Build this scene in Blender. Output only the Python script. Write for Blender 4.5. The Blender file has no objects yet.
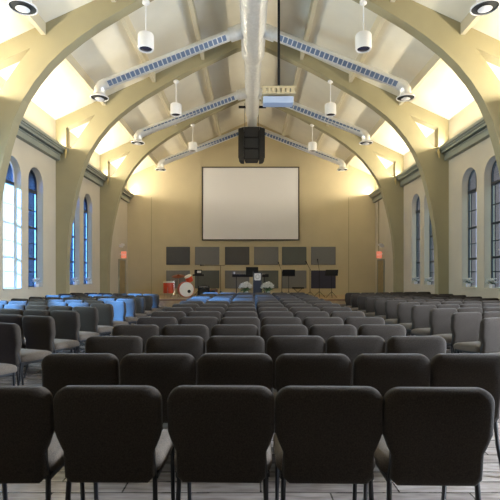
import bpy, bmesh, math, random
from mathutils import Vector, Matrix
from mathutils.geometry import tessellate_polygon
random.seed(7)
C = bpy.context.scene.collection
PI = math.pi
R = math.radians

# ------------------------------------------------------------------ camera
cam_d = bpy.data.cameras.new('camera'); cam = bpy.data.objects.new('camera', cam_d); C.objects.link(cam)
cam_d.sensor_width = 36.0; cam_d.lens = 440/500*36.0; cam_d.shift_y = 0.05
cam_d.clip_start = .05
cam.location = (-.07, 0, 1.41); cam.rotation_euler = (PI/2, 0, 0)
bpy.context.scene.camera = cam
vs = bpy.context.scene.view_settings
vs.view_transform = 'Standard'; vs.look = 'None'; vs.gamma = 1; vs.exposure = 0.62
try: vs.use_curve_mapping = False
except Exception: pass

# ------------------------------------------------------------------ world, sun, daylight, cove lights
world = bpy.data.worlds.new('world'); bpy.context.scene.world = world
world.use_nodes = True
bg = world.node_tree.nodes['Background']
bg.inputs[0].default_value = (.58, .80, .92, 1); bg.inputs[1].default_value = 1.3
HW = 6.2
WIN_Y = [3.35, 4.6, 7.4, 8.65, 11.35, 12.6, 15.4, 16.65]   # window centres along both side walls
def sun(direction, energy, col, angle):
    l = bpy.data.lights.new('sun', 'SUN'); l.energy = energy; l.color = col; l.angle = angle
    o = bpy.data.objects.new('sun', l); C.objects.link(o)
    o.rotation_euler = Vector(direction).to_track_quat('-Z', 'Y').to_euler()
sun((1, .50, -.47), 60.0, (.10, .36, 1.0), R(5))
def area(name, loc, direction, sx, sy, power, col, up='Y'):
    l = bpy.data.lights.new(name, 'AREA'); l.shape = 'RECTANGLE'; l.size = sx; l.size_y = sy
    l.energy = power; l.color = col
    o = bpy.data.objects.new(name, l); C.objects.link(o); o.location = loc
    o.rotation_euler = Vector(direction).to_track_quat('-Z', up).to_euler()
    return o
COVE = 90.0
for s in (-1, 1):
    for y0, y1 in ((2.1, 5.7), (6.2, 9.7), (10.2, 13.8), (14.3, 17.9), (18.3, 21.9)):
        # lamp strip lying on the cornice ledge, aimed up and slightly inwards; length runs along y
        area('cove_lamp', (s*6.04, (y0+y1)/2, 5.47), (-s*.85, 0, .53), y1-y0, .08, COVE, (1, .90, .68), 'Y')
# area lamps added at out-of-view windows; nearest right one boosted to brighten the floor
for s, y, p, col, dz in ((-1, 7.4, 95, (.60, .84, 1.0), -.12), (-1, 8.65, 95, (.60, .84, 1.0), -.12),
                         (1, 3.35, 620, (.76, .86, 1.0), -.55), (1, 4.6, 130, (.76, .86, 1.0), -.4), (1, 7.4, 100, (.76, .86, 1.0), -.12), (1, 8.65, 100, (.76, .86, 1.0), -.12)):
    area('window_daylight', (s*(HW+.16), y, 2.55), (-s, 0, dz), .7, 2.9, p, col, 'Y').data.spread = R(150)
area('window_daylight', (-HW-.6, 12.2, 2.55), (1, 0, -.05), 1.6, 3.4, 16, (.5, .85, 1.0), 'Y')

# ------------------------------------------------------------------ materials
def mat(name, col, rough=.8, metal=0, noise=0, nscale=8, bump=0, bscale=60, spec=.5, sheen=0):
    m = bpy.data.materials.new(name); m.use_nodes = True
    nt = m.node_tree; b = nt.nodes['Principled BSDF']
    b.inputs['Roughness'].default_value = rough; b.inputs['Metallic'].default_value = metal
    b.inputs['Specular IOR Level'].default_value = spec
    if sheen: b.inputs['Sheen Weight'].default_value = sheen
    c = (*col, 1)
    b.inputs['Base Color'].default_value = c
    if noise or bump:
        tc = nt.nodes.new('ShaderNodeTexCoord')
    if noise:
        n = nt.nodes.new('ShaderNodeTexNoise'); n.inputs['Scale'].default_value = nscale; n.inputs['Detail'].default_value = 4
        nt.links.new(tc.outputs['Object'], n.inputs['Vector'])
        r = nt.nodes.new('ShaderNodeValToRGB')
        r.color_ramp.elements[0].position = .3; r.color_ramp.elements[1].position = .7
        r.color_ramp.elements[0].color = (*[x*(1-noise) for x in col], 1)
        r.color_ramp.elements[1].color = (*[min(1, x*(1+noise)) for x in col], 1)
        nt.links.new(n.outputs['Fac'], r.inputs['Fac']); nt.links.new(r.outputs['Color'], b.inputs['Base Color'])
    if bump:
        n2 = nt.nodes.new('ShaderNodeTexNoise'); n2.inputs['Scale'].default_value = bscale; n2.inputs['Detail'].default_value = 3
        nt.links.new(tc.outputs['Object'], n2.inputs['Vector'])
        bp = nt.nodes.new('ShaderNodeBump'); bp.inputs['Strength'].default_value = bump; bp.inputs['Distance'].default_value = .01
        nt.links.new(n2.outputs['Fac'], bp.inputs['Height']); nt.links.new(bp.outputs['Normal'], b.inputs['Normal'])
    return m
M = {}
M['wall_far'] = mat('painted_end_wall', (.60, .51, .335), .85, noise=.04, nscale=1.2, bump=.05)
M['wall_near'] = mat('dark_rear_wall', (.10, .085, .06), .85)
M['wall_side'] = mat('painted_side_wall', (.58, .515, .405), .85, noise=.04, nscale=1.2, bump=.05)
M['arch'] = mat('painted_arch', (.36, .315, .19), .7, noise=.04, nscale=2)
M['ceiling'] = mat('ceiling_board', (.80, .75, .64), .9, noise=.03, nscale=2, bump=.05)
M['purlin'] = mat('painted_purlin', (.55, .49, .36), .8)
M['cornice'] = mat('cornice_paint', (.27, .28, .23), .6)
M['dark_gap'] = mat('dark_gap', (.03, .03, .03), .8)
M['floor'] = None
M['stage'] = mat('stage_wood', (.38, .27, .15), .5, noise=.2, nscale=6)
M['door'] = mat('tan_door', (.36, .27, .14), .6, noise=.1, nscale=5)
M['frame'] = mat('window_metal', (.025, .028, .035), .5)
M['white_frame'] = mat('white_window_frame', (.75, .77, .8), .5)
M['white'] = mat('white_plastic', (.82, .80, .80), .45)
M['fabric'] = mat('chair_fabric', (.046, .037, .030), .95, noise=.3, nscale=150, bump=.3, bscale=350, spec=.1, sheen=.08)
M['seat_fabric'] = mat('seat_fabric', (.115, .094, .076), .95, noise=.25, nscale=150, bump=.3, bscale=350, spec=.1, sheen=.08)  # lighter taupe, with the light from above also put into its colour
M['steel'] = mat('black_steel', (.012, .012, .014), .4)
M['black'] = mat('black_plastic', (.012, .012, .014), .6, spec=.2)
M['grille_black'] = mat('speaker_grille', (.02, .02, .022), .7, noise=.3, nscale=60)
M['duct'] = mat('galvanised_duct', (.86, .86, .86), .35, .55, noise=.06, nscale=12)
M['duct_slot'] = mat('duct_grille_slot', (.16, .22, .36), .35, .3)  # blue of the windows reflected in the slots is put into the colour
M['chrome'] = mat('chrome', (.8, .8, .82), .2, 1)
M['brass'] = mat('brass', (.5, .4, .2), .4, .7)
M['red'] = mat('red_drum_shell', (.62, .07, .02), .3)
M['drumhead'] = mat('drum_head', (.85, .84, .80), .5)
M['copper'] = mat('dark_cymbal', (.22, .06, .03), .35, .7)
M['panel_dark'] = mat('charcoal_acoustic_fabric', (.10, .10, .105), .95, noise=.15, nscale=40)
M['panel_grey'] = mat('grey_acoustic_fabric', (.20, .20, .205), .95, noise=.1, nscale=40)
M['panel_green'] = mat('slate_acoustic_fabric', (.125, .135, .13), .95, noise=.1, nscale=40)
M['panel_navy'] = mat('navy_acoustic_fabric', (.05, .05, .085), .95, noise=.1, nscale=40)
M['screen'] = mat('projection_screen', (.88, .86, .89), .9)
M['screen_frame'] = mat('screen_frame', (.05, .035, .025), .5)
M['petal'] = mat('white_petal', (.92, .92, .88), .7)
M['leaf'] = mat('green_leaf', (.05, .13, .04), .6)
M['vase'] = mat('glass_vase', (.5, .55, .55), .2)
M['exit'] = mat('exit_sign_red', (.75, .16, .10), .5)
_b = M['exit'].node_tree.nodes['Principled BSDF']; _b.inputs['Emission Color'].default_value = (1, .35, .22, 1); _b.inputs['Emission Strength'].default_value = .35
M['wood'] = mat('brown_wood', (.16, .07, .03), .5)
M['lav'] = mat('projector_case', (.42, .50, .68), .4)
M['tan_shelf'] = mat('tan_shelf', (.55, .45, .28), .6)
M['lens'] = mat('dark_lens', (.05, .05, .09), .15, .4)
M['acrylic'] = mat('smoked_acrylic', (.06, .07, .10), .2)
M['cable'] = mat('black_cable', (.02, .02, .02), .7)
M['exterior'] = mat('exterior_stone', (.8, .8, .8), .8)

def glass(name, col, gl):
    m = bpy.data.materials.new(name); m.use_nodes = True; nt = m.node_tree; nt.nodes.clear()
    o = nt.nodes.new('ShaderNodeOutputMaterial'); t = nt.nodes.new('ShaderNodeBsdfTransparent'); t.inputs[0].default_value = (*col, 1)
    d = nt.nodes.new('ShaderNodeBsdfGlossy'); d.inputs['Roughness'].default_value = .25; d.inputs[0].default_value = (.6, .7, .85, 1)
    mx = nt.nodes.new('ShaderNodeMixShader'); mx.inputs[0].default_value = gl
    nt.links.new(t.outputs[0], mx.inputs[1]); nt.links.new(d.outputs[0], mx.inputs[2]); nt.links.new(mx.outputs[0], o.inputs[0])
    return m
M['glass_clear'] = glass('clear_glass', (.95, .98, 1), .03)
def frosted(name, col):
    m = bpy.data.materials.new(name); m.use_nodes = True; nt = m.node_tree; nt.nodes.clear()
    o = nt.nodes.new('ShaderNodeOutputMaterial'); t = nt.nodes.new('ShaderNodeBsdfTranslucent'); t.inputs[0].default_value = (*col, 1)
    nt.links.new(t.outputs[0], o.inputs[0]); return m
M['glass_border'] = frosted('frosted_border_glass', (.26, .27, .26))
M['glass_black'] = glass('very_dark_glass', (.05, .06, .08), .06)
M['glass_dark'] = glass('dark_leaded_glass', (.20, .20, .235), .06)
M['glass_grey'] = glass('grey_leaded_glass', (.62, .58, .64), .06)

def floor_mat():
    m = bpy.data.materials.new('floor_tile'); m.use_nodes = True; nt = m.node_tree; b = nt.nodes['Principled BSDF']
    tc = nt.nodes.new('ShaderNodeTexCoord')
    br = nt.nodes.new('ShaderNodeTexBrick'); br.inputs['Scale'].default_value = 1
    br.inputs['Brick Width'].default_value = .9; br.inputs['Row Height'].default_value = .15; br.inputs['Mortar Size'].default_value = .006
    br.inputs['Color1'].default_value = (.22, .19, .17, 1); br.inputs['Color2'].default_value = (.34, .30, .27, 1); br.inputs['Mortar'].default_value = (.08, .07, .06, 1)
    n = nt.nodes.new('ShaderNodeTexNoise'); n.inputs['Scale'].default_value = 9; n.inputs['Detail'].default_value = 6
    mp = nt.nodes.new('ShaderNodeMapping'); mp.inputs['Scale'].default_value = (.5, 3, 1)
    mx = nt.nodes.new('ShaderNodeMix'); mx.data_type = 'RGBA'; mx.blend_type = 'MULTIPLY'; mx.inputs[0].default_value = .6
    nt.links.new(tc.outputs['Object'], br.inputs['Vector']); nt.links.new(tc.outputs['Object'], mp.inputs[0]); nt.links.new(mp.outputs[0], n.inputs['Vector'])
    r = nt.nodes.new('ShaderNodeValToRGB'); r.color_ramp.elements[0].color = (.35, .3, .28, 1); r.color_ramp.elements[0].position = .35; r.color_ramp.elements[1].position = .65
    nt.links.new(n.outputs['Fac'], r.inputs[0])
    nt.links.new(br.outputs['Color'], mx.inputs[6]); nt.links.new(r.outputs['Color'], mx.inputs[7]); nt.links.new(mx.outputs[2], b.inputs['Base Color'])
    b.inputs['Roughness'].default_value = .22; b.inputs['Specular IOR Level'].default_value = .7
    return m
M['floor'] = floor_mat()

# ------------------------------------------------------------------ mesh helpers
def tag(o, label, cat, group=None):
    o['label'] = label; o['category'] = cat
    if group: o['group'] = group
    return o
def thing(name, label, cat, loc=(0, 0, 0), rz=0, group=None):
    o = bpy.data.objects.new(name, None); C.objects.link(o); o.empty_display_size = .1
    o.location = loc; o.rotation_euler = (0, 0, rz)
    return tag(o, label, cat, group)
def obj(name, bm, m, parent=None, smooth=False):
    me = bpy.data.meshes.new(name)
    bmesh.ops.recalc_face_normals(bm, faces=bm.faces)
    bm.to_mesh(me); bm.free()
    me.materials.append(M[m])
    if smooth:
        for p in me.polygons: p.use_smooth = True
        try: me.set_sharp_from_angle(angle=R(40))
        except Exception: pass
    o = bpy.data.objects.new(name, me); C.objects.link(o)
    if parent: o.parent = parent
    return o
def struct(name, bm, m, parent=None, smooth=False):
    o = obj(name, bm, m, parent, smooth)
    if not parent: o['kind'] = 'structure'
    return o
def NB(): return bmesh.new()
def box(bm, x0, x1, y0, y1, z0, z1, bev=0, mtx=None):
    r = bmesh.ops.create_cube(bm, size=1)
    vsx = r['verts']
    bmesh.ops.scale(bm, vec=(x1-x0, y1-y0, z1-z0), verts=vsx)
    bmesh.ops.translate(bm, vec=((x0+x1)/2, (y0+y1)/2, (z0+z1)/2), verts=vsx)
    if bev:
        es = list({e for v in vsx for e in v.link_edges})
        g = bmesh.ops.bevel(bm, geom=es, offset=bev, segments=2, affect='EDGES', profile=.5)
        vsx = list({v for f in g['faces'] for v in f.verts} | {v for v in vsx if v.is_valid})
    if mtx: bmesh.ops.transform(bm, matrix=mtx, verts=vsx)
    return bm
def tube(bm, pts, r, n=8, caps=True):
    """round tube through pts; r number or list"""
    P = [Vector(p) for p in pts]; rs = r if isinstance(r, (list, tuple)) else [r]*len(P)
    rings = []; prev = None
    for i, p in enumerate(P):
        if i == 0: t = P[1]-P[0]
        elif i == len(P)-1: t = P[-1]-P[-2]
        else: t = (P[i+1]-P[i]).normalized()+(P[i]-P[i-1]).normalized()
        if t.length < 1e-9: t = P[min(i+1, len(P)-1)]-P[i-1]
        t.normalize()
        if prev is None:
            a = Vector((0, 0, 1)) if abs(t.z) < .9 else Vector((1, 0, 0))
            u = t.cross(a).normalized()
        else:
            u = (prev-t*prev.dot(t)).normalized()
        prev = u; v = t.cross(u)
        rings.append([bm.verts.new(p+(u*math.cos(2*PI*k/n)+v*math.sin(2*PI*k/n))*rs[i]) for k in range(n)])
    for a, b in zip(rings, rings[1:]):
        for k in range(n): bm.faces.new((a[k], a[(k+1) % n], b[(k+1) % n], b[k]))
    if caps: bm.faces.new(rings[0][::-1]); bm.faces.new(rings[-1])
    return bm
def lathe(bm, prof, n=20, at=(0, 0, 0), mtx=None, closed=False):
    """prof: list of (r, z)"""
    rings = []; nv = []
    for r, z in prof:
        ring = [bm.verts.new((at[0]+r*math.cos(2*PI*k/n), at[1]+r*math.sin(2*PI*k/n), at[2]+z)) for k in range(n)]
        rings.append(ring); nv += ring
    for a, b in zip(rings, rings[1:]):
        for k in range(n): bm.faces.new((a[k], a[(k+1) % n], b[(k+1) % n], b[k]))
    if closed:
        for k in range(n): bm.faces.new((rings[-1][k], rings[-1][(k+1) % n], rings[0][(k+1) % n], rings[0][k]))
    else: bm.faces.new(rings[0][::-1]); bm.faces.new(rings[-1])
    if mtx: bmesh.ops.transform(bm, matrix=mtx, verts=nv)
    return bm
def slab(bm, loops, f0, f1):
    """polygon with holes (loops of 2D points), placed by f0 and f1 into two parallel faces, walled between"""
    flat = [p for l in loops for p in l]
    tris = tessellate_polygon([[Vector((p[0], p[1], 0)) for p in l] for l in loops])
    A = [bm.verts.new(f0(p)) for p in flat]; B = [bm.verts.new(f1(p)) for p in flat]
    for t in tris:
        try: bm.faces.new([A[i] for i in t]); bm.faces.new([B[i] for i in t[::-1]])
        except Exception: pass
    k = 0
    for l in loops:
        n = len(l)
        for i in range(n):
            a, b = k+i, k+(i+1) % n
            bm.faces.new((A[a], A[b], B[b], B[a]))
        k += n
    return bm

# ------------------------------------------------------------------ the hall
Y0, Y1 = -2.6, 22.0
CE = 6.30; SL = .463
def ceil_z(x): return CE+SL*(HW-abs(x))
bm = NB(); box(bm, -HW-.5, HW+.5, Y0-.3, Y1+.3, -.2, 0); struct('floor', bm, 'floor')

WR = .43; SILL = 1.06; SPR = 4.05
def arch_loop(yc, r=WR, z0=SILL, zs=SPR, n=18):
    pts = [(yc-r, z0), (yc+r, z0)]
    for i in range(n+1):
        a = PI*i/n; pts.append((yc+r*math.cos(a), zs+r*math.sin(a)))
    return pts
for s, nm in ((-1, 'left'), (1, 'right')):
    bm = NB()
    ext = [(Y0-.3, -.1), (Y1+.3, -.1), (Y1+.3, CE+.1), (Y0-.3, CE+.1)]
    loops = [ext]+[arch_loop(y)[::-1] for y in WIN_Y]
    slab(bm, loops, lambda p: (s*HW, p[0], p[1]), lambda p: (s*(HW+.42), p[0], p[1]))
    struct('wall_'+nm, bm, 'wall_side')
# end walls (gable shaped)
gab = [(-HW, 0), (HW, 0), (HW, CE+.05), (0, ceil_z(0)+.05), (-HW, CE+.05)]
bm = NB(); slab(bm, [gab], lambda p: (p[0], Y1, p[1]), lambda p: (p[0], Y1+.25, p[1])); struct('wall_far', bm, 'wall_far')
bm = NB(); slab(bm, [gab], lambda p: (p[0], Y0, p[1]), lambda p: (p[0], Y0-.25, p[1])); struct('wall_near', bm, 'wall_near')
# ceiling: two slopes
bm = NB()
prof = [(-HW-.45, ceil_z(HW+.45)), (0, ceil_z(0)), (HW+.45, ceil_z(HW+.45)), (HW+.45, ceil_z(HW+.45)+.15), (0, ceil_z(0)+.16), (-HW-.45, ceil_z(HW+.45)+.15)]
slab(bm, [prof], lambda p: (p[0], Y0-.3, p[1]), lambda p: (p[0], Y1+.3, p[1])); struct('ceiling', bm, 'ceiling')
# arches
IN = [(5.87, 0), (5.87, 1.5), (5.84, 2.3), (5.77, 3.0), (5.64, 3.7), (5.50, 4.3), (5.34, 4.85), (5.13, 5.32), (4.86, 5.74), (4.55, 6.12), (4.22, 6.44), (3.84, 6.74), (3.42, 7.03), (2.95, 7.31), (2.45, 7.60), (1.9, 7.90), (1.2, 8.23), (.5, 8.56), (0, 8.72)]
HOLE = [(5.87, 5.44), (5.87, 6.06), (5.4, 6.27), (4.96, 6.47), (5.15, 6.22), (5.32, 5.98), (5.5, 5.72), (5.66, 5.5), (5.7, 5.44)]
GAP = []
tn = 1
ARCH_Y = [1.67, 5.73, 9.80, 13.88, 17.96]; AT = .27
for y in ARCH_Y:
    outer = [(-HW, 0), (-HW, CE), (0, ceil_z(0)-.002), (HW, CE), (HW, 0)]+IN+[(-a, b) for a, b in IN[-2::-1]]
    bm = NB()
    slab(bm, [outer, HOLE, [(-a, b) for a, b in HOLE][::-1]], lambda p: (p[0], y, p[1]), lambda p: (p[0], y+AT, p[1]))
    o = struct('trim_%d' % tn, bm, 'arch'); o['label'] = 'olive beige painted arch spanning the hall from wall to wall'; tn += 1
# purlins
for x in (4.67, 3.1, 1.56):
    for s in (-1, 1):
        bm = NB(); z = ceil_z(x)
        box(bm, s*x-.05, s*x+.05, Y0, Y1, z-.25, z+.02)
        struct('trim_%d' % tn, bm, 'purlin'); tn += 1
# cornices
CP = [(6.2, 5.02), (6.06, 5.02), (6.06, 5.17), (6.03, 5.19), (6.03, 5.21), (6.09, 5.215), (6.09, 5.235), (5.95, 5.24), (5.95, 5.30), (5.91, 5.32), (5.91, 5.35), (5.87, 5.36), (5.87, 5.44), (6.2, 5.44)]
for s in (-1, 1):
    bm = NB(); slab(bm, [[(s*a, b) for a, b in CP]], lambda p: (p[0], Y0, p[1]), lambda p: (p[0], Y1, p[1]))
    o = struct('trim_%d' % tn, bm, 'cornice'); tn += 1
    bm = NB(); box(bm, min(s*6.085, s*6.10), max(s*6.085, s*6.10), Y0+.1, Y1-.1, 5.212, 5.238); struct('shadow_groove', bm, 'dark_gap', o)
# control joints on the far wall, conduit on the right wall
for x in (-5.0, 4.86):
    bm = NB(); box(bm, x-.012, x+.012, Y1-.012, Y1+.01, 0, 5.3); struct('trim_%d' % tn, bm, 'arch'); tn += 1
bm = NB(); tube(bm, [(6.17, 21.35, 2.2), (6.17, 21.35, 5.0)], .018); struct('trim_%d' % tn, bm, 'arch'); tn += 1
# baseboards
for s, nm in ((-1, 'left'), (1, 'right')):
    bm = NB(); box(bm, min(s*6.2, s*6.18), max(s*6.2, s*6.18), Y0, Y1, 0, .12); struct('baseboard_'+nm, bm, 'cornice')

# windows
wn = 1
for s in (-1, 1):
    for i, yc in enumerate(WIN_Y):
        clear = (s == -1 and i in (2, 3, 4)) or (s == 1 and i < 4)
        r = WR-.002; X = s*(HW+.21); dk = ('glass_black' if i < 2 else 'glass_dark') if s < 0 else ('glass_black' if i < 2 else 'glass_grey')
        bm = NB()
        def ring(ri, ro, x0, x1):
            a = arch_loop(yc, ro, SILL+.0, SPR); b = arch_loop(yc, ri, SILL+(ro-ri), SPR)
            slab(bm, [a, b[::-1]], lambda p: (x0, p[0], p[1]), lambda p: (x1, p[0], p[1]))
        ring(r-(.035 if clear or s < 0 else .018), r, X-.025, X+.03)
        fm = 'white_frame' if clear else 'frame'
        w = struct('window_%d' % wn, bm, fm); wn += 1
        w['label'] = ('left' if s < 0 else 'right')+' wall arched window'
        inner = arch_loop(yc, r-.036, SILL+.036, SPR)
        gx = X+.004
        # main leaded glass with a clear border strip along both jambs
        bw = .10 if s < 0 else .14
        bm = NB()
        mid = [(min(max(a, yc-r+bw), yc+r-bw), b) for a, b in inner]
        zt = SPR-.22
        slab(bm, [[(yc-r+.036, SILL+.036), (yc+r-.036, SILL+.036), (yc+r-.036, zt), (yc-r+.036, zt)]] if clear else [[(yc-r+bw, SILL+.036), (yc+r-bw, SILL+.036), (yc+r-bw, zt), (yc-r+bw, zt)]],
             lambda p: (gx, p[0], p[1]), lambda p: (gx+.004, p[0], p[1]))
        struct('pane', bm, 'glass_clear' if clear else dk, w)
        if not clear:
            bm = NB()
            for k in (-1, 1):
                a, b = sorted((yc+k*(r-.018), yc+k*(r-bw)))
                bm.faces.new([bm.verts.new(q) for q in ((gx, a, SILL+.036), (gx, b, SILL+.036), (gx, b, zt), (gx, a, zt))])
            struct('border_pane', bm, 'glass_border' if s < 0 else 'glass_clear', w)
        bm = NB(); slab(bm, [[(a, b) for a, b in inner if b >= SPR-.001]+[(yc-r+.036, zt), (yc+r-.036, zt)]], lambda p: (gx, p[0], p[1]), lambda p: (gx+.004, p[0], p[1]))
        struct('arched_pane', bm, dk, w)
        bm = NB(); box(bm, X-.04, X+.04, yc-r+.02, yc+r-.02, zt-.03, zt+.05); struct('transom', bm, 'frame', w)
        bm = NB()
        for z, t in ((3.28, .012), (2.78, .03), (2.32, .012), (1.88, .03), (1.5, .012)):
            box(bm, X-.012, X+.012, yc-r+.03, yc+r-.03, z-t, z+t)
        if not clear:
            for k in (-1, 1): box(bm, X-.012, X+.012, yc+k*(r-bw)-.006, yc+k*(r-bw)+.006, SILL+.03, zt)
        box(bm, X-.01, X+.01, yc-.009, yc+.009, SPR-.2, SPR+r-.03)
        struct('muntin', bm, fm, w)
        bm = NB(); box(bm, min(s*(HW-.03), s*(HW+.19)), max(s*(HW-.03), s*(HW+.19)), yc-r, yc+r, SILL-.03, SILL+.004); struct('sill', bm, 'wall_side', w)

# doors at the far end of both side walls (door leaf, frame, lever)
for n, s in ((1, -1), (2, 1)):
    yc = 21.0
    bm = NB()
    slab(bm, [[(yc-.52, 0), (yc-.52, 2.16), (yc+.52, 2.16), (yc+.52, 0), (yc+.46, 0), (yc+.46, 2.1), (yc-.46, 2.1), (yc-.46, 0)]], lambda p: (s*6.2, p[0], p[1]), lambda p: (s*6.15, p[0], p[1]))
    d = struct('door_%d' % n, bm, 'cornice')
    bm = NB(); box(bm, min(s*6.2, s*6.17), max(s*6.2, s*6.17), yc-.46, yc+.46, .01, 2.1); struct('door_leaf', bm, 'door', d)
    bm = NB(); box(bm, min(s*6.17, s*6.10), max(s*6.17, s*6.10), yc+.30, yc+.38, .98, 1.02); struct('door_handle', bm, 'chrome', d)

# stage platform
SZ = .42; SY = 17.75
bm = NB(); box(bm, -4.9, 4.9, SY, 21.99, 0, SZ); st = struct('trim_%d' % tn, bm, 'stage'); st['label'] = 'low wooden stage platform'; tn += 1
bm = NB(); box(bm, -4.92, 4.92, SY-.02, SY+.05, SZ-.04, SZ+.005); struct('stage_nosing', bm, 'wood', st)

# ------------------------------------------------------------------ chairs
def chair_outline(n=6):
    hw, hl = .2655, .224; top = .858; r = .075
    pts = []
    for i in range(n+1):
        a = PI/2*i/n; pts.append((hw-r+r*math.cos(a), top-r+r*math.sin(a)))
    right_low = [(hl-.03, .365), (hl, .395), (hl+.002, .53), (hl+.012, .55), (hw-.012, .595), (hw, .63)]
    right = right_low+pts                  # bottom to top on the right
    left = [(-a, b) for a, b in right[::-1]]
    return right+left
def back_bm():
    bm = NB(); out = chair_outline(); cz = .61
    def lean(z): return -(z-.40)*.10
    rings = []
    for e, y in ((.10, -.034), (.03, -.031), (.010, -.024), (.001, -.012), (0, .004), (0, .028), (.007, .042), (.022, .050), (.10, .055)):
        ring = []
        for x, z in out:
            ring.append(bm.verts.new((x*(1-e/.26), y+lean(z), cz+(z-cz)*(1-e/.24))))
        rings.append(ring)
    n = len(out)
    for a, b in zip(rings, rings[1:]):
        for k in range(n): bm.faces.new((a[k], a[(k+1) % n], b[(k+1) % n], b[k]))
    bm.faces.new(rings[0][::-1]); bm.faces.new(rings[-1])
    return bm
def seat_bm():
    bm = NB(); rings = []
    def rr(hx, y0, y1, r, n=4):
        pts = []
        for cx, cy, a0 in ((hx-r, y1-r, 0), (-hx+r, y1-r, PI/2), (-hx+r, y0+r, PI), (hx-r, y0+r, 1.5*PI)):
            for i in range(n+1):
                a = a0+PI/2*i/n; pts.append((cx+r*math.cos(a), cy+r*math.sin(a)))
        return pts
    for e, z in ((.03, .395), (.006, .402), (0, .42), (0, .452), (.012, .472), (.04, .484), (.10, .488)):
        rings.append([bm.verts.new((x, y, z-(.02*max(0, (y-.38)/.12)))) for x, y in rr(.258-e, .03+e, .50-e, .06)])
    n = len(rings[0])
    for a, b in zip(rings, rings[1:]):
        for k in range(n): bm.faces.new((a[k], a[(k+1) % n], b[(k+1) % n], b[k]))
    bm.faces.new(rings[0][::-1]); bm.faces.new(rings[-1])
    return bm
def make_chair():
    t = thing('church_chair', 'chair', 'chair')
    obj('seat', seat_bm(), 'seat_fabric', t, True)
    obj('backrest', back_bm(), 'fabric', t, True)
    for s in (-1, 1):
        bm = NB(); tube(bm, [(s*.235, .44, .40), (s*.235, .45, .2), (s*.235, .47, 0)], .013, 6); obj('leg', bm, 'steel', t, True)
        bm = NB(); tube(bm, [(s*.215, -.01, .52), (s*.22, .035, .38), (s*.225, .02, .22), (s*.23, -.05, 0)], .013, 6); obj('leg', bm, 'steel', t, True)
    bm = NB()
    for s in (-1, 1): box(bm, s*.225-.012, s*.225+.012, .03, .46, .37, .398)
    box(bm, -.225, .225, .03, .055, .37, .395); box(bm, -.225, .225, .43, .455, .37, .395)
    obj('seat_frame', bm, 'steel', t)
    return t
chair0 = make_chair(); first = [True]
def put_chair(x, y, rz, label, group):
    if first[0]:
        r = chair0; first[0] = False
    else:
        r = chair0.copy(); C.objects.link(r)
        for ch in chair0.children:
            c = ch.copy(); C.objects.link(c); c.parent = r
    r.location = (x, y, 0); r.rotation_euler = (0, 0, rz)
    r['label'] = label; r['group'] = group
ORD = ['first', 'second', 'third', 'fourth', 'fifth', 'sixth', 'seventh', 'eighth', 'ninth', 'tenth', 'eleventh', 'twelfth', 'thirteenth', 'fourteenth', 'fifteenth']
def j(a): return random.uniform(-a, a)
for k in range(14):
    rowname = 'nearest row' if k == 0 else ('farthest row' if k == 13 else '%s row from camera' % ORD[k])
    for i in range(5 if k == 0 else 6):
        n = 5 if k == 0 else 6
        pos = 'leftmost' if i == 0 else ('rightmost' if i == n-1 else ORD[i]+' from left')
        put_chair(-1.30+.545*i+(-.018, .04, .01, -.03, .012, -.01)[min(k, 5)]+((0, 0, .018, .005, -.008)[i] if k == 0 else 0)+j(.004), 2.22+.90*k+j(.012)-(.04 if (k == 0 and i == 4) else 0), j(R(1.2)),
                  'taupe chair, centre block, %s, %s' % (rowname, pos), 'chairs in the centre block')
TH = R(21)
for k in range(11):
    for i in range(1 if k == 0 else 6):
        x = -2.93-.505*i; y = 4.28+.85*k+.195*i
        rowname = 'nearest row' if k == 0 else ('farthest row' if k == 10 else ORD[k]+' row from camera')
        pos = 'at the aisle' if i == 0 else ('beside the wall' if i == 5 else ORD[i]+' from the aisle end')
        put_chair(x+j(.008), y+j(.015), -TH+j(R(1.5)), 'taupe chair, angled left block, %s, %s' % (rowname, pos), 'chairs in the left block')
for k in range(12):
    for i in range(2 if k == 0 else 6):
        x = 3.13+.505*i; y = 4.93+.80*k+.16*i
        if i == 5 and any(a-.65 < y < a+.45 for a in ARCH_Y): continue
        rowname = 'nearest row' if k == 0 else ('farthest row' if k == 11 else ORD[k]+' row from camera')
        pos = 'at the aisle' if i == 0 else ('beside the wall' if i == 5 else ORD[i]+' from the aisle end')
        put_chair(x+j(.008), y+j(.015), R(17)+j(R(1.5)), 'taupe chair, angled right block, %s, %s' % (rowname, pos), 'chairs in the right block')

# ------------------------------------------------------------------ ducts
DZ = 8.08
def duct_z(x): return DZ-.02-.395*max(0, abs(x)-.35)
t = thing('main_duct', 'long round galvanised main duct running under the ridge to the far wall', 'duct', (0.02, 0, DZ))
bm = NB(); tube(bm, [(0, 3, 0), (0, 13.0, 0)], .34, 28)
for i in range(49): tube(bm, [(0, 3.1+.2*i, 0), (0, 3.112+.2*i, 0)], .346, 28)
obj('main_section', bm, 'duct', t, True)
bm = NB(); tube(bm, [(0, 12.98, 0), (0, 13.25, 0), (0, 13.5, 0)], [.345, .345, .26], 28); obj('reducer', bm, 'duct', t, True)
bm = NB(); tube(bm, [(0, 13.4, 0), (0, 18.2, 0)], .262, 28)
for i in range(24): tube(bm, [(0, 13.55+.19*i, 0), (0, 13.562+.19*i, 0)], .268, 28)
obj('middle_section', bm, 'duct', t, True)
bm = NB(); tube(bm, [(0, 18.15, 0), (0, 18.45, 0), (0, 20.45, 0)], [.266, .215, .215], 28); obj('end_section', bm, 'duct', t, True)
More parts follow.
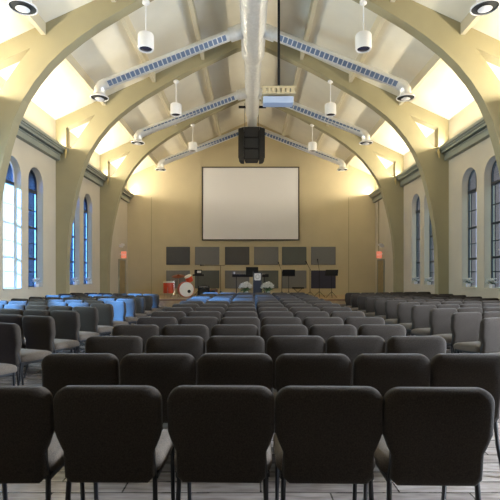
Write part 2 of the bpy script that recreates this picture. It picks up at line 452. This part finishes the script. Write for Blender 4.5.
def branch(y, s, label):
    t = thing('branch_duct', label, 'duct', (0, 0, 0), 0, 'branch ducts sloping down to both sides')
    mr = .34 if y < 13.3 else (.262 if y < 18.2 else .215)
    x0, x1 = s*(mr-.02+.02*s), s*4.02
    r = .145
    bm = NB(); tube(bm, [(x0, y, duct_z(.35)), (s*(mr+.28), y, duct_z(mr+.28)), ], [.19, .185], 20); obj('take_off', bm, 'duct', t, True)
    bm = NB(); tube(bm, [(s*(mr+.2), y, duct_z(mr+.2)), (x1, y, duct_z(x1))], r, 20); obj('pipe', bm, 'duct', t, True)
    bm = NB()
    zz = duct_z(x1)
    tube(bm, [(x1-s*.05, y, zz+.02), (x1+s*.08, y, zz-.04), (x1+s*.15, y, zz-.15), (x1+s*.155, y, zz-.30)], .152, 20); obj('elbow', bm, 'duct', t, True)
    # diffuser: stepped rings and cone
    cx, cz = x1+s*.155, zz-.30
    bm = NB(); lathe(bm, [(.15, .03), (.17, 0), (.245, -.05), (.25, -.075), (.232, -.085), (.225, -.06), (.16, -.04)], 24, (cx, y, cz), closed=True)
    lathe(bm, [(.03, -.03), (.07, -.07), (.12, -.10), (.08, -.115), (.03, -.125)], 20, (cx, y, cz))
    df = obj('diffuser', bm, 'white', t, True)
    bm = NB(); lathe(bm, [(.225, -.062), (.225, -.066), (.04, -.066)], 20, (cx, y, cz)); obj('diffuser_throat', bm, 'dark_gap', df)
    # slot register running along the camera-side lower face
    d = Vector((x1-x0, 0, duct_z(x1)-duct_z(x0))).normalized()
    up = Vector((0, 1, 0)).cross(d).normalized()
    if up.z < 0: up = -up
    outn = (Vector((0, -1, 0))*.80-up*.60).normalized(); side = d.cross(outn).normalized()
    bm = NB(); bs = NB()
    base = Vector((s*(mr+.38), y, duct_z(mr+.38))); L = (Vector((x1, y, duct_z(x1)))-base).length+.1
    def plate(b, a0, a1, h, o0, o1):
        vs_ = []
        for o_ in (o0, o1):
            for a, q in ((a0, -h), (a1, -h), (a1, h), (a0, h)):
                vs_.append(b.verts.new(base+d*a+side*q+outn*(r+o_)))
        for f in ((0, 1, 2, 3), (7, 6, 5, 4), (0, 4, 5, 1), (1, 5, 6, 2), (2, 6, 7, 3), (3, 7, 4, 0)): b.faces.new([vs_[q] for q in f])
    plate(bm, 0, L-.15, .085, -.03, .004)
    nn = 26; step = (L-.2)/nn
    for i in range(nn): plate(bs, .03+i*step, .03+i*step+step*.78, .068, -.02, .009)
    g = obj('register_grille', bm, 'duct', t); obj('grille_slots', bs, 'duct_slot', g)
nm = ['nearest, at photo top', 'second from the camera', 'third from the camera', 'farthest, along the far wall']
for i, y in enumerate((7.95, 12.0, 16.1, 20.2)):
    for s in (-1, 1):
        branch(y, s, 'silver branch duct with diffuser, %s side, %s' % ('left' if s < 0 else 'right', nm[i]))
t = thing('duct_hanger', 'dark crossbar clamp holding up the main duct near the far end', 'hanger', (0.02, 17.4, 8.05))
bm = NB(); box(bm, -.54, .54, -.03, .03, -.04, .04); obj('crossbar', bm, 'black', t)
for s in (-1, 1):
    bm = NB(); tube(bm, [(s*.45, 0, 0), (s*.45, 0, ceil_z(.45)-8.05)], .008, 6); obj('threaded_rod', bm, 'chrome', t)

# pendants (cylinders hung from the arches)
for i, y in enumerate((9.93, 14.0, 18.08)):
    for s in (-1, 1):
        x = 2.455*s+.035
        zt = 7.60
        t = thing('pendant_fixture', 'white cylinder pendant on a thin rod, %s side, %s arch' % ('left' if s < 0 else 'right', ('nearest', 'second', 'farthest')[i]), 'pendant lamp', (x, y, zt), 0, 'white cylinder pendants')
        bm = NB(); lathe(bm, [(.07, .0), (.085, -.01), (.085, -.06), (.05, -.09)], 16); obj('canopy', bm, 'white', t, True)
        zc = 6.85
        h = zt-zc
        bm = NB(); tube(bm, [(0, 0, -.08), (0, 0, -h)], .014, 8); obj('rod', bm, 'white', t, True)
        bm = NB(); lathe(bm, [(.03, -h), (.165, -h-.01), (.18, -h-.04), (.18, -h-.33), (.17, -h-.355), (.15, -h-.355), (.15, -h-.27)], 24); sh = obj('lamp_shade', bm, 'white', t, True)
        bm = NB(); lathe(bm, [(.148, -h-.305), (.135, -h-.335), (.05, -h-.352), (.02, -h-.354)], 20); obj('lens', bm, 'lens', t, True)

# projector hanging from a black pole
t = thing('projector', 'pale blue grey projector on a tan shelf hung from a black pole', 'projector', (.62, 11.0, 5.57))
bm = NB(); box(bm, -.37, .37, -.3, .0, .03, .20, .02); obj('body', bm, 'lav', t)
bm = NB(); lathe(bm, [(.08, -.04), (.08, .02), (.06, .03), (.06, -.02)], 18, mtx=Matrix.Translation((-.15, .01, .12)) @ Matrix.Rotation(-PI/2, 4, 'X')); obj('lens', bm, 'lens', t, True)
bm = NB(); box(bm, -.40, .42, -.32, .32, .25, .28)
for k in range(7): box(bm, -.38+.115*k, -.30+.115*k, -.32, -.29, .28, .42)
box(bm, -.40, .42, -.33, -.29, .38, .43); box(bm, -.40, .42, .29, .32, .28, .43)
for a in (-.3, .3): box(bm, a-.015, a+.015, -.17, -.13, .19, .26)
obj('shelf', bm, 'tan_shelf', t)
bm = NB(); tube(bm, [(0.03, 0, .27), (0.03, 0, ceil_z(.65)-5.57)], .032, 12); lathe(bm, [(.09, .28), (.09, .31), (.04, .33)], 14, (0.03, 0, 0)); obj('pole', bm, 'black', t, True)

# speaker cluster
t = thing('speaker_cluster', 'large black loudspeaker cluster hung in front of the far gable above the screen', 'loudspeaker', (.0, 19.4, 6.42))
H = 1.45
def cab(x0, x1, yf0, yf1, z0, z1):
    bm = NB(); slab(bm, [[(x0, yf0), (x1, yf1), (x1*.8, .45), (x0*.8, .45)]], lambda p: (p[0], p[1], z0), lambda p: (p[0], p[1], z1)); return bm
for q in range(3):
    obj('centre_cabinet', cab(-.33, .33, -.25, -.25, .03+.475*q, .03+.475*q+.46), 'black', t)
for s in (-1, 1):
    bm = NB()
    a = [(s*.34, -.24), (s*.59, .02), (s*.52, .40), (s*.34, .45)]
    slab(bm, [a], lambda p: (p[0], p[1], .16), lambda p: (p[0], p[1], H)); slab(bm, [[(p*.97, q) for p, q in a]], lambda p: (p[0]*.9+s*.034, p[1], .0), lambda p: (p[0], p[1], .16))
    obj('wing_cabinet', bm, 'black', t)
bm = NB()
for q in range(3): box(bm, -.29, .29, -.262, -.252, .06+.475*q, .06+.475*q+.40)
obj('grille', bm, 'grille_black', t)
bm = NB()
for s in (-1, 1): tube(bm, [(s*.3, .1, H-.02), (s*.3, .1, ceil_z(.3)-6.42)], .012, 6)
obj('hanging_cable', bm, 'steel', t)

# brackets at the cornice beside the arches
for y in (9.80, 13.88, 17.96):
    for s in (-1, 1):
        t = thing('cornice_bracket', 'small brass bracket on the %s cornice beside the %s arch' % ('left' if s < 0 else 'right', {9.8: 'nearest', 13.88: 'middle', 17.96: 'farthest'}[y]), 'bracket', (s*5.82, y-.12, 5.24), 0, 'cornice brackets')
        bm = NB(); tube(bm, [(0, 0, .1), (0, -.02, 0), (s*.02, -.03, -.18)], [.03, .045, .02], 8); obj('body', bm, 'brass', t, True)
        bm = NB(); box(bm, -.05, .05, .0, .055, .02, .12); obj('plate', bm, 'cornice', t)

# ------------------------------------------------------------------ far wall: screen and acoustic panels
def wx(px, d=21.97): return -.07+(px-250)*d/440
def wz(py, d=21.97): return 1.41+(275-py)*d/440
t = thing('projection_screen', 'wide white projection screen in a thin dark frame on the far wall', 'screen', ((wx(202)+wx(299.2))/2, 21.95, wz(240.5)))
w2 = (wx(299.2)-wx(202))/2; hh = wz(167)-wz(240.5)
bm = NB(); box(bm, -w2+.05, w2-.05, -.03, .03, .05, hh-.05); obj('screen_surface', bm, 'screen', t)
bm = NB(); slab(bm, [[(-w2, 0), (w2, 0), (w2, hh), (-w2, hh)], [(-w2+.055, .055), (-w2+.055, hh-.055), (w2-.055, hh-.055), (w2-.055, .055)]], lambda p: (p[0], -.05, p[1]), lambda p: (p[0], .045, p[1])); obj('screen_frame', bm, 'screen_frame', t)
cols = [(166.3, 190), (195, 219.4), (225, 249.4), (254, 278.4), (282, 306.4), (311, 335.6)]
mt = ['panel_dark', 'panel_grey', 'panel_dark', 'panel_grey', 'panel_green', 'panel_grey']
mb = ['panel_grey', 'panel_green', 'panel_grey', 'panel_green', 'panel_grey', 'panel_navy']
cn = {'panel_dark': 'charcoal', 'panel_grey': 'grey', 'panel_green': 'slate', 'panel_navy': 'navy'}
for r_, (a, b, mm) in enumerate(((246.8, 264.8, mt), (270.4, 288.4, mb))):
    for i, (c0, c1) in enumerate(cols):
        x0, x1, z1, z0 = wx(c0), wx(c1), wz(a), wz(b)
        bm = NB(); box(bm, -(x1-x0)/2, (x1-x0)/2, -.03, .03, 0, z1-z0, .012)
        o = obj('acoustic_panel', bm, mm[i]); o.location = ((x0+x1)/2, 21.965, z0)
        tag(o, '%s fabric acoustic panel on far wall, %s row, %s' % (cn[mm[i]], ('upper', 'lower')[r_], 'leftmost' if i == 0 else ('rightmost' if i == 5 else ORD[i]+' from left')), 'acoustic panel', 'acoustic panels on the far wall')

# exit signs and emergency lights
def text(name, s, size, loc, m, parent, rot=(PI/2, 0, 0)):
    c = bpy.data.curves.new(name, 'FONT'); c.body = s; c.size = size; c.extrude = .002; c.align_x = 'CENTER'; c.align_y = 'CENTER'
    o = bpy.data.objects.new(name, c); C.objects.link(o); 
    bpy.context.view_layer.update(); me = bpy.data.meshes.new_from_object(o.evaluated_get(bpy.context.evaluated_depsgraph_get())); bpy.data.objects.remove(o); me.materials.clear(); me.materials.append(M[m])
    o = bpy.data.objects.new(name, me); C.objects.link(o); o.parent = parent; o.location = loc; o.rotation_euler = rot
for s in (-1, 1):
    sd = 'left' if s < 0 else 'right'
    t = thing('exit_sign', 'small red exit sign above the door on the %s wall' % sd, 'sign', (s*6.02, 20.75, 2.36), 0, 'exit signs')
    bm = NB(); box(bm, -.12, .12, -.03, .03, -.16, .16, .008); obj('sign_box', bm, 'exit', t)
    bm = NB(); box(bm, min(s*.12, s*.18), max(s*.12, s*.18), -.02, .02, .02, .08); obj('wall_mount', bm, 'white', t)
    text('lettering', 'EXIT', .11, (0, -.032, 0), 'white', t)
    t = thing('emergency_light', 'white twin head emergency light above the exit sign on the %s wall' % sd, 'emergency light', (s*6.13, 20.7, 2.78), 0, 'emergency lights')
    bm = NB(); box(bm, -.07, .07, -.12, .12, -.07, .07, .01); obj('housing', bm, 'white', t)
    for q in (-1, 1):
        bm = NB(); lathe(bm, [(.03, 0), (.06, .03), (.065, .08), (.05, .085)], 12, mtx=Matrix.Translation((-s*.10, q*.09-.02, .05)) @ Matrix.Rotation(PI/2, 4, 'X')); obj('lamp_head', bm, 'white', t, True)

# ------------------------------------------------------------------ stage furniture
def X(px, d): return -.07+(px-250)*d/440
# bass drum with the rack tom on top
D = 19.6
t = thing('bass_drum', 'red bass drum with white front head and black port hole', 'drum', (X(186.5, D), D, SZ), R(18), 'drum kit')
ry = Matrix.Translation((0, 0, .345)) @ Matrix.Rotation(PI/2, 4, 'X')
bm = NB(); lathe(bm, [(.33, -.42), (.335, -.40), (.335, 0), (.33, .02)], 32, mtx=ry); obj('shell', bm, 'red', t, True)
bm = NB(); lathe(bm, [(.325, .015), (.322, .03)], 32, mtx=ry); hd = obj('drum_head', bm, 'drumhead', t)
bm = NB(); lathe(bm, [(.075, .0), (.075, .006)], 20, mtx=Matrix.Translation((.11, -.032, .26)) @ Matrix.Rotation(PI/2, 4, 'X')); obj('port_hole', bm, 'black', hd)
bm = NB()
for y_ in (0, -.40): lathe(bm, [(.34, y_-.01), (.35, y_-.01), (.35, y_+.03), (.34, y_+.03)], 32, mtx=ry, closed=True)
obj('hoop', bm, 'red', t, True)
for s in (-1, 1):
    bm = NB(); tube(bm, [(s*.28, -.05, .18), (s*.42, -.12, 0.0)], .01, 6); obj('spur', bm, 'chrome', t)
t = thing('rack_tom', 'small red tom drum tilted above the bass drum', 'drum', (X(189.8, D+.2), D+.35, SZ), 0, 'drum kit')
mt_ = Matrix.Translation((0, -.1, .72)) @ Matrix.Rotation(R(28), 4, 'X') @ Matrix.Rotation(R(-18), 4, 'Y')
bm = NB(); lathe(bm, [(.16, 0), (.16, .25)], 24, mtx=mt_); obj('shell', bm, 'red', t, True)
bm = NB(); lathe(bm, [(.165, .24), (.165, .262)], 24, mtx=mt_); obj('drum_head', bm, 'drumhead', t, True)
bm = NB(); tube(bm, [(0, 0, .71), (0, -.02, .76), (0, -.08, .80)], .014, 8); obj('post', bm, 'chrome', t)
t = thing('floor_tom', 'red floor tom with a silver rim standing left of the bass drum', 'drum', (X(169, D+.2), D+.2, SZ), 0, 'drum kit')
bm = NB(); lathe(bm, [(.25, .18), (.255, .20), (.255, .64), (.25, .66)], 28); obj('shell', bm, 'red', t, True)
bm = NB(); lathe(bm, [(.262, .64), (.262, .69), (.24, .695)], 28); obj('drum_head', bm, 'drumhead', t, True)
for q in range(3):
    a = q*2*PI/3+.5; bm = NB(); tube(bm, [(.265*math.cos(a), .265*math.sin(a), .45), (.27*math.cos(a), .27*math.sin(a), 0)], .009, 6); obj('leg', bm, 'chrome', t)
def tripod(t, h, spread, r=.011, m='black', z0=0):
    bm = NB(); tube(bm, [(0, 0, .08), (0, 0, h)], r, 8); obj('pole', bm, m, t, True)
    for q in range(3):
        a = q*2*PI/3+.4; bm = NB(); tube(bm, [(0, 0, .26), (spread*math.cos(a), spread*math.sin(a), .0)], r*.9, 6); obj('leg', bm, m, t)
t = thing('cymbal_stand', 'dark copper cymbal on a chrome stand above the red drums', 'cymbal', (X(178.5, D+.8), D+.8, SZ), 0, 'drum kit')
tripod(t, .97, .26, m='chrome')
bm = NB(); lathe(bm, [(.31, 0), (.2, .03), (.07, .05), (.04, .08), (.01, .085)], 28, mtx=Matrix.Translation((0, 0, .93)) @ Matrix.Rotation(R(16), 4, 'X')); obj('cymbal', bm, 'copper', t, True)
t = thing('hi_hat', 'hi hat with pale tripod legs standing in front of the floor tom', 'cymbal', (X(174, D-.3), D-.3, SZ), 0, 'drum kit')
tripod(t, .80, .26, .014, 'chrome')
for z_, f in ((.76, 1), (.79, -1)):
    bm = NB(); lathe(bm, [(.17, 0), (.06, -.02*f*-1), (.01, .03*f)], 24, (0, 0, z_)); obj('cymbal', bm, 'copper', t, True)
t = thing('drum_throne', 'round black drum stool behind the drums', 'stool', (X(181, 20.4), 20.6, SZ), 0, 'drum kit')
tripod(t, .45, .22); bm = NB(); lathe(bm, [(.14, .44), (.17, .46), (.17, .51), (.14, .53)], 20); obj('seat', bm, 'black', t, True)
# black rack with small screen next to the drums
t = thing('equipment_stand', 'black stand carrying a small mixer and white sheet beside the drums', 'stand', (X(198, 20), 20.0, SZ))
tripod(t, .95, .28)
bm = NB(); box(bm, -.22, .30, -.18, .18, .95, 1.02, .01); obj('tray', bm, 'black', t)
bm = NB(); box(bm, -.19, .15, -.02, .02, 1.04, 1.26, .008, Matrix.Rotation(R(-12), 4, 'X')); pn = obj('music_panel', bm, 'black', t)
bm = NB(); box(bm, -.06, .12, -.055, -.04, 1.1, 1.2, 0, Matrix.Rotation(R(-12), 4, 'X')); obj('paper_sheet', bm, 'white', pn)
# amplifiers
def amp(px, d, w, h, m, label):
    t = thing('amplifier', label, 'amplifier', (X(px, d), d, SZ), 0, 'amplifiers')
    bm = NB(); box(bm, -w/2, w/2, -.15, .15, 0.02, h, .015); obj('cabinet', bm, m, t)
    bm = NB(); lathe(bm, [(w*.36, -.002), (w*.33, .012), (w*.12, -.01+.012), (.02, .012)], 24, mtx=Matrix.Translation((0, -.152, h*.45)) @ Matrix.Rotation(PI/2, 4, 'X')); obj('speaker_cone', bm, 'grille_black', t, True)
    bm = NB(); box(bm, -w*.42, w*.42, -.158, -.148, h*.86, h*.95); obj('control_panel', bm, 'chrome', t)
    bm = NB(); tube(bm, [(-.1, 0, h), (-.09, 0, h+.03), (.09, 0, h+.03), (.1, 0, h)], .01, 6); obj('handle', bm, 'black', t)
amp(204, 19.8, .5, .5, 'black', 'black guitar amplifier with round speaker right of the drums')
amp(213.5, 20.2, .38, .34, 'wood', 'small brown amplifier beside the larger black one')
t = thing('cable_coil', 'black cable loop heaped between the two amplifiers', 'cable', (X(209, 19.6), 19.55, SZ))
bm = NB(); pts = [(.14*math.cos(a*.5)*(1+.1*math.sin(a)), .12*math.sin(a*.5), .02+.004*a) for a in range(60)]; tube(bm, pts, .012, 6); obj('coil', bm, 'cable', t, True)
# microphone stands
def mic(px, d, h, boom, label):
    t = thing('microphone_stand', label, 'microphone stand', (X(px, d), d, SZ), 0, 'microphone stands')
    tripod(t, h, .3)
    bm = NB(); b = Vector(boom); p0 = Vector((0, 0, h))
    tube(bm, [p0-b*.25, p0, p0+b], .009, 6); obj('boom_arm', bm, 'black', t)
    n = b.normalized(); bm = NB(); tube(bm, [p0+b, p0+b+n*.12, p0+b+n*.16, p0+b+n*.19], [.014, .018, .03, .018], 10); obj('microphone', bm, 'black', t, True)
mic(220.7, 20, 1.42, (-.75, 0, .01), 'black microphone stand with long horizontal boom, left of the keyboard')
mic(281.8, 19.5, 1.15, (-.1, -.05, .25), 'thin microphone stand left of the flat black music stand')
mic(310, 19.3, 1.25, (-.12, -.1, .2), 'black microphone stand between the two music stands')
mic(319.3, 19.5, 1.2, (-.06, -.05, .32), 'black microphone stand beside the tilted music stand')
def mstand(px, d, tilt, roll, label):
    t = thing('music_stand', label, 'music stand', (X(px, d), d, SZ), 0, 'music stands')
    tripod(t, .98, .27)
    bm = NB(); mm = Matrix.Translation((0, 0, 1.09)) @ Matrix.Rotation(R(roll), 4, 'Z') @ Matrix.Rotation(R(tilt), 4, 'X')
    box(bm, -.28, .28, -.012, .012, -.14, .14, .006, mm); box(bm, -.28, .28, -.06, .0, -.15, -.14, 0, mm); obj('desk', bm, 'black', t)
mstand(288.7, 19.4, 12, 0, 'black music stand with level desk right of the white flowers')
mstand(331.7, 19.2, -25, -25, 'black music stand with tilted desk, rightmost on the stage')
# keyboard bench
t = thing('keyboard_bench', 'low black padded bench on crossed legs near the music stands', 'bench', (X(298, 20.3), 20.3, SZ))
bm = NB(); box(bm, -.27, .27, -.15, .15, .36, .43, .02); obj('seat', bm, 'black', t)
for s in (-1, 1):
    bm = NB(); tube(bm, [(-s*.2, -.1*s, .36), (s*.2, -.1*s, 0)], .014, 6); obj('leg', bm, 'steel', t)
# digital piano
t = thing('digital_piano', 'long black electronic keyboard on legs behind the lectern', 'keyboard', (X(250.5, 19.4), 19.4, SZ))
bm = NB(); box(bm, -.80, .80, -.16, .16, .90, 1.03, .015); kb = obj('keyboard_body', bm, 'black', t)
bm = NB(); box(bm, -.66, .66, .0, .155, 1.025, 1.036); obj('keys', bm, 'white', kb)
bm = NB(); box(bm, -.20, .34, -.14, -.11, 1.03, 1.34, .008); obj('music_rest', bm, 'black', t)
for s in (-1, 1):
    bm = NB(); tube(bm, [(s*.62, 0, .9), (s*.62, 0, 0.03)], .022, 8); box(bm, s*.62-.02, s*.62+.02, -.2, .2, 0, .03); obj('leg', bm, 'steel', t)
t = thing('small_cup', 'small white cup on the left end of the keyboard', 'cup', (X(231.5+2.8, 19.4), 19.4, SZ+1.03))
bm = NB(); lathe(bm, [(.03, 0), (.04, .10), (.036, .10), (.028, .01)], 14); obj('cup_body', bm, 'white', t, True)
# lectern
D = 18.15
t = thing('lectern', 'smoked acrylic lectern with a white square emblem on its front', 'lectern', (X(257.5, D), D, SZ))
bm = NB(); box(bm, -.17, .17, -.02, .02, .04, 1.08); obj('front_panel', bm, 'acrylic', t)
bm = NB(); box(bm, -.21, .21, -.06, .34, 1.06, 1.09, 0, None); obj('top', bm, 'acrylic', t)
bm = NB(); box(bm, -.22, .22, -.1, .32, 0, .04, .01); obj('base', bm, 'chrome', t)
for s in (-1, 1):
    bm = NB(); box(bm, s*.18-.012, s*.18+.012, -.03, .02, .03, 1.14); obj('side_post', bm, 'chrome', t)
def rrect(w, h, r, n=5):
    pts = []
    for cx, cy, a0 in ((w-r, h-r, 0), (-w+r, h-r, PI/2), (-w+r, -h+r, PI), (w-r, -h+r, 1.5*PI)):
        for i in range(n+1):
            a = a0+PI/2*i/n; pts.append((cx+r*math.cos(a), cy+r*math.sin(a)))
    return pts
bm = NB(); slab(bm, [rrect(.135, .15, .04)], lambda p: (p[0], -.045, .92+p[1]), lambda p: (p[0], -.02, .92+p[1])); em = obj('emblem_plate', bm, 'white', t)
bm = NB(); slab(bm, [rrect(.075, .085, .06), rrect(.062, .072, .05)[::-1]], lambda p: (p[0], -.049, .92+p[1]), lambda p: (p[0], -.044, .92+p[1])); obj('emblem_mark', bm, 'panel_grey', em)
# flower arrangements
def flower_cluster(parent, r, n, z, hz, petal=.045):
    bm = NB(); rnd = random.Random(int(r*1000)+n)
    for i in range(n):
        a = rnd.uniform(0, 2*PI); q = r*math.sqrt(rnd.random()); zz = z+hz*(1-(q/r)**2)*rnd.uniform(.5, 1)+rnd.uniform(-.03, .03)
        c = Vector((q*math.cos(a), q*math.sin(a)*.8, zz))
        for k in range(6):
            b = k*PI/3+rnd.random()
            d = Vector((math.cos(b), math.sin(b), .35)); u = Vector((-math.sin(b), math.cos(b), 0))
            v = [bm.verts.new(c), bm.verts.new(c+d*petal*.6+u*petal*.45), bm.verts.new(c+d*petal*1.1+Vector((0, 0, petal*.25))), bm.verts.new(c+d*petal*.6-u*petal*.45)]
            bm.faces.new(v)
        bmesh.ops.create_icosphere(bm, subdivisions=1, radius=petal*.45, matrix=Matrix.Translation(c+Vector((0, 0, petal*.2))))
    obj('blooms', bm, 'petal', parent)
def leaves(parent, r, n, z, ln):
    bm = NB(); rnd = random.Random(n)
    for i in range(n):
        a = 2*PI*i/n+rnd.uniform(-.2, .2); e = rnd.uniform(-.2, .7)
        d = Vector((math.cos(a)*math.cos(e), math.sin(a)*math.cos(e), math.sin(e))); u = Vector((-math.sin(a), math.cos(a), 0))
        c = Vector((0, 0, z)); L = ln*rnd.uniform(.8, 1.15)
        v0 = bm.verts.new(c); v1 = bm.verts.new(c+d*L*.5+u*L*.16+Vector((0, 0, .02))); v2 = bm.verts.new(c+d*L+Vector((0, 0, -L*.25))); v3 = bm.verts.new(c+d*L*.5-u*L*.16+Vector((0, 0, .02)))
        bm.faces.new((v0, v1, v2, v3))
    obj('foliage', bm, 'leaf', parent)
for px, sd in ((245.8, 'left'), (267.8, 'right')):
    t = thing('flower_arrangement', 'large white flower arrangement with green leaves, %s of the lectern' % sd, 'flowers', (X(px, 17.95), 17.98, SZ), 0, 'white flowers on the stage')
    bm = NB(); lathe(bm, [(.08, 0), (.10, .02), (.12, .2), (.10, .34), (.09, .34), (.10, .2), (.08, .03)], 18); obj('vase', bm, 'vase', t, True)
    leaves(t, .25, 34, .36, .30)
    flower_cluster(t, .25, 60, .46, .26, .075)
for s in (-1, 1):
    for i in (4, 5, 6, 7):
        if s < 0 and i == 4: continue
        yc = WIN_Y[i]
        lb = {(-1, 5): 'nearer clear window', (-1, 6): 'third window', (-1, 7): 'farthest window', (1, 4): 'nearest window', (1, 5): 'second window', (1, 6): 'third window', (1, 7): 'farthest window'}[(s, i)]
        t = thing('sill_bouquet', 'small white bouquet on the %s wall sill of the %s' % ('left' if s < 0 else 'right', lb.replace('nearer clear window', 'second window')), 'flowers', (s*(HW+.08), yc+.2, SILL+.005), 0, 'bouquets on the window sills')
        bm = NB(); lathe(bm, [(.05, 0), (.06, .02), (.065, .1), (.05, .1)], 14); obj('pot', bm, 'white', t, True)
        leaves(t, .1, 12, .12, .15); flower_cluster(t, .12, 20, .14, .12, .055)
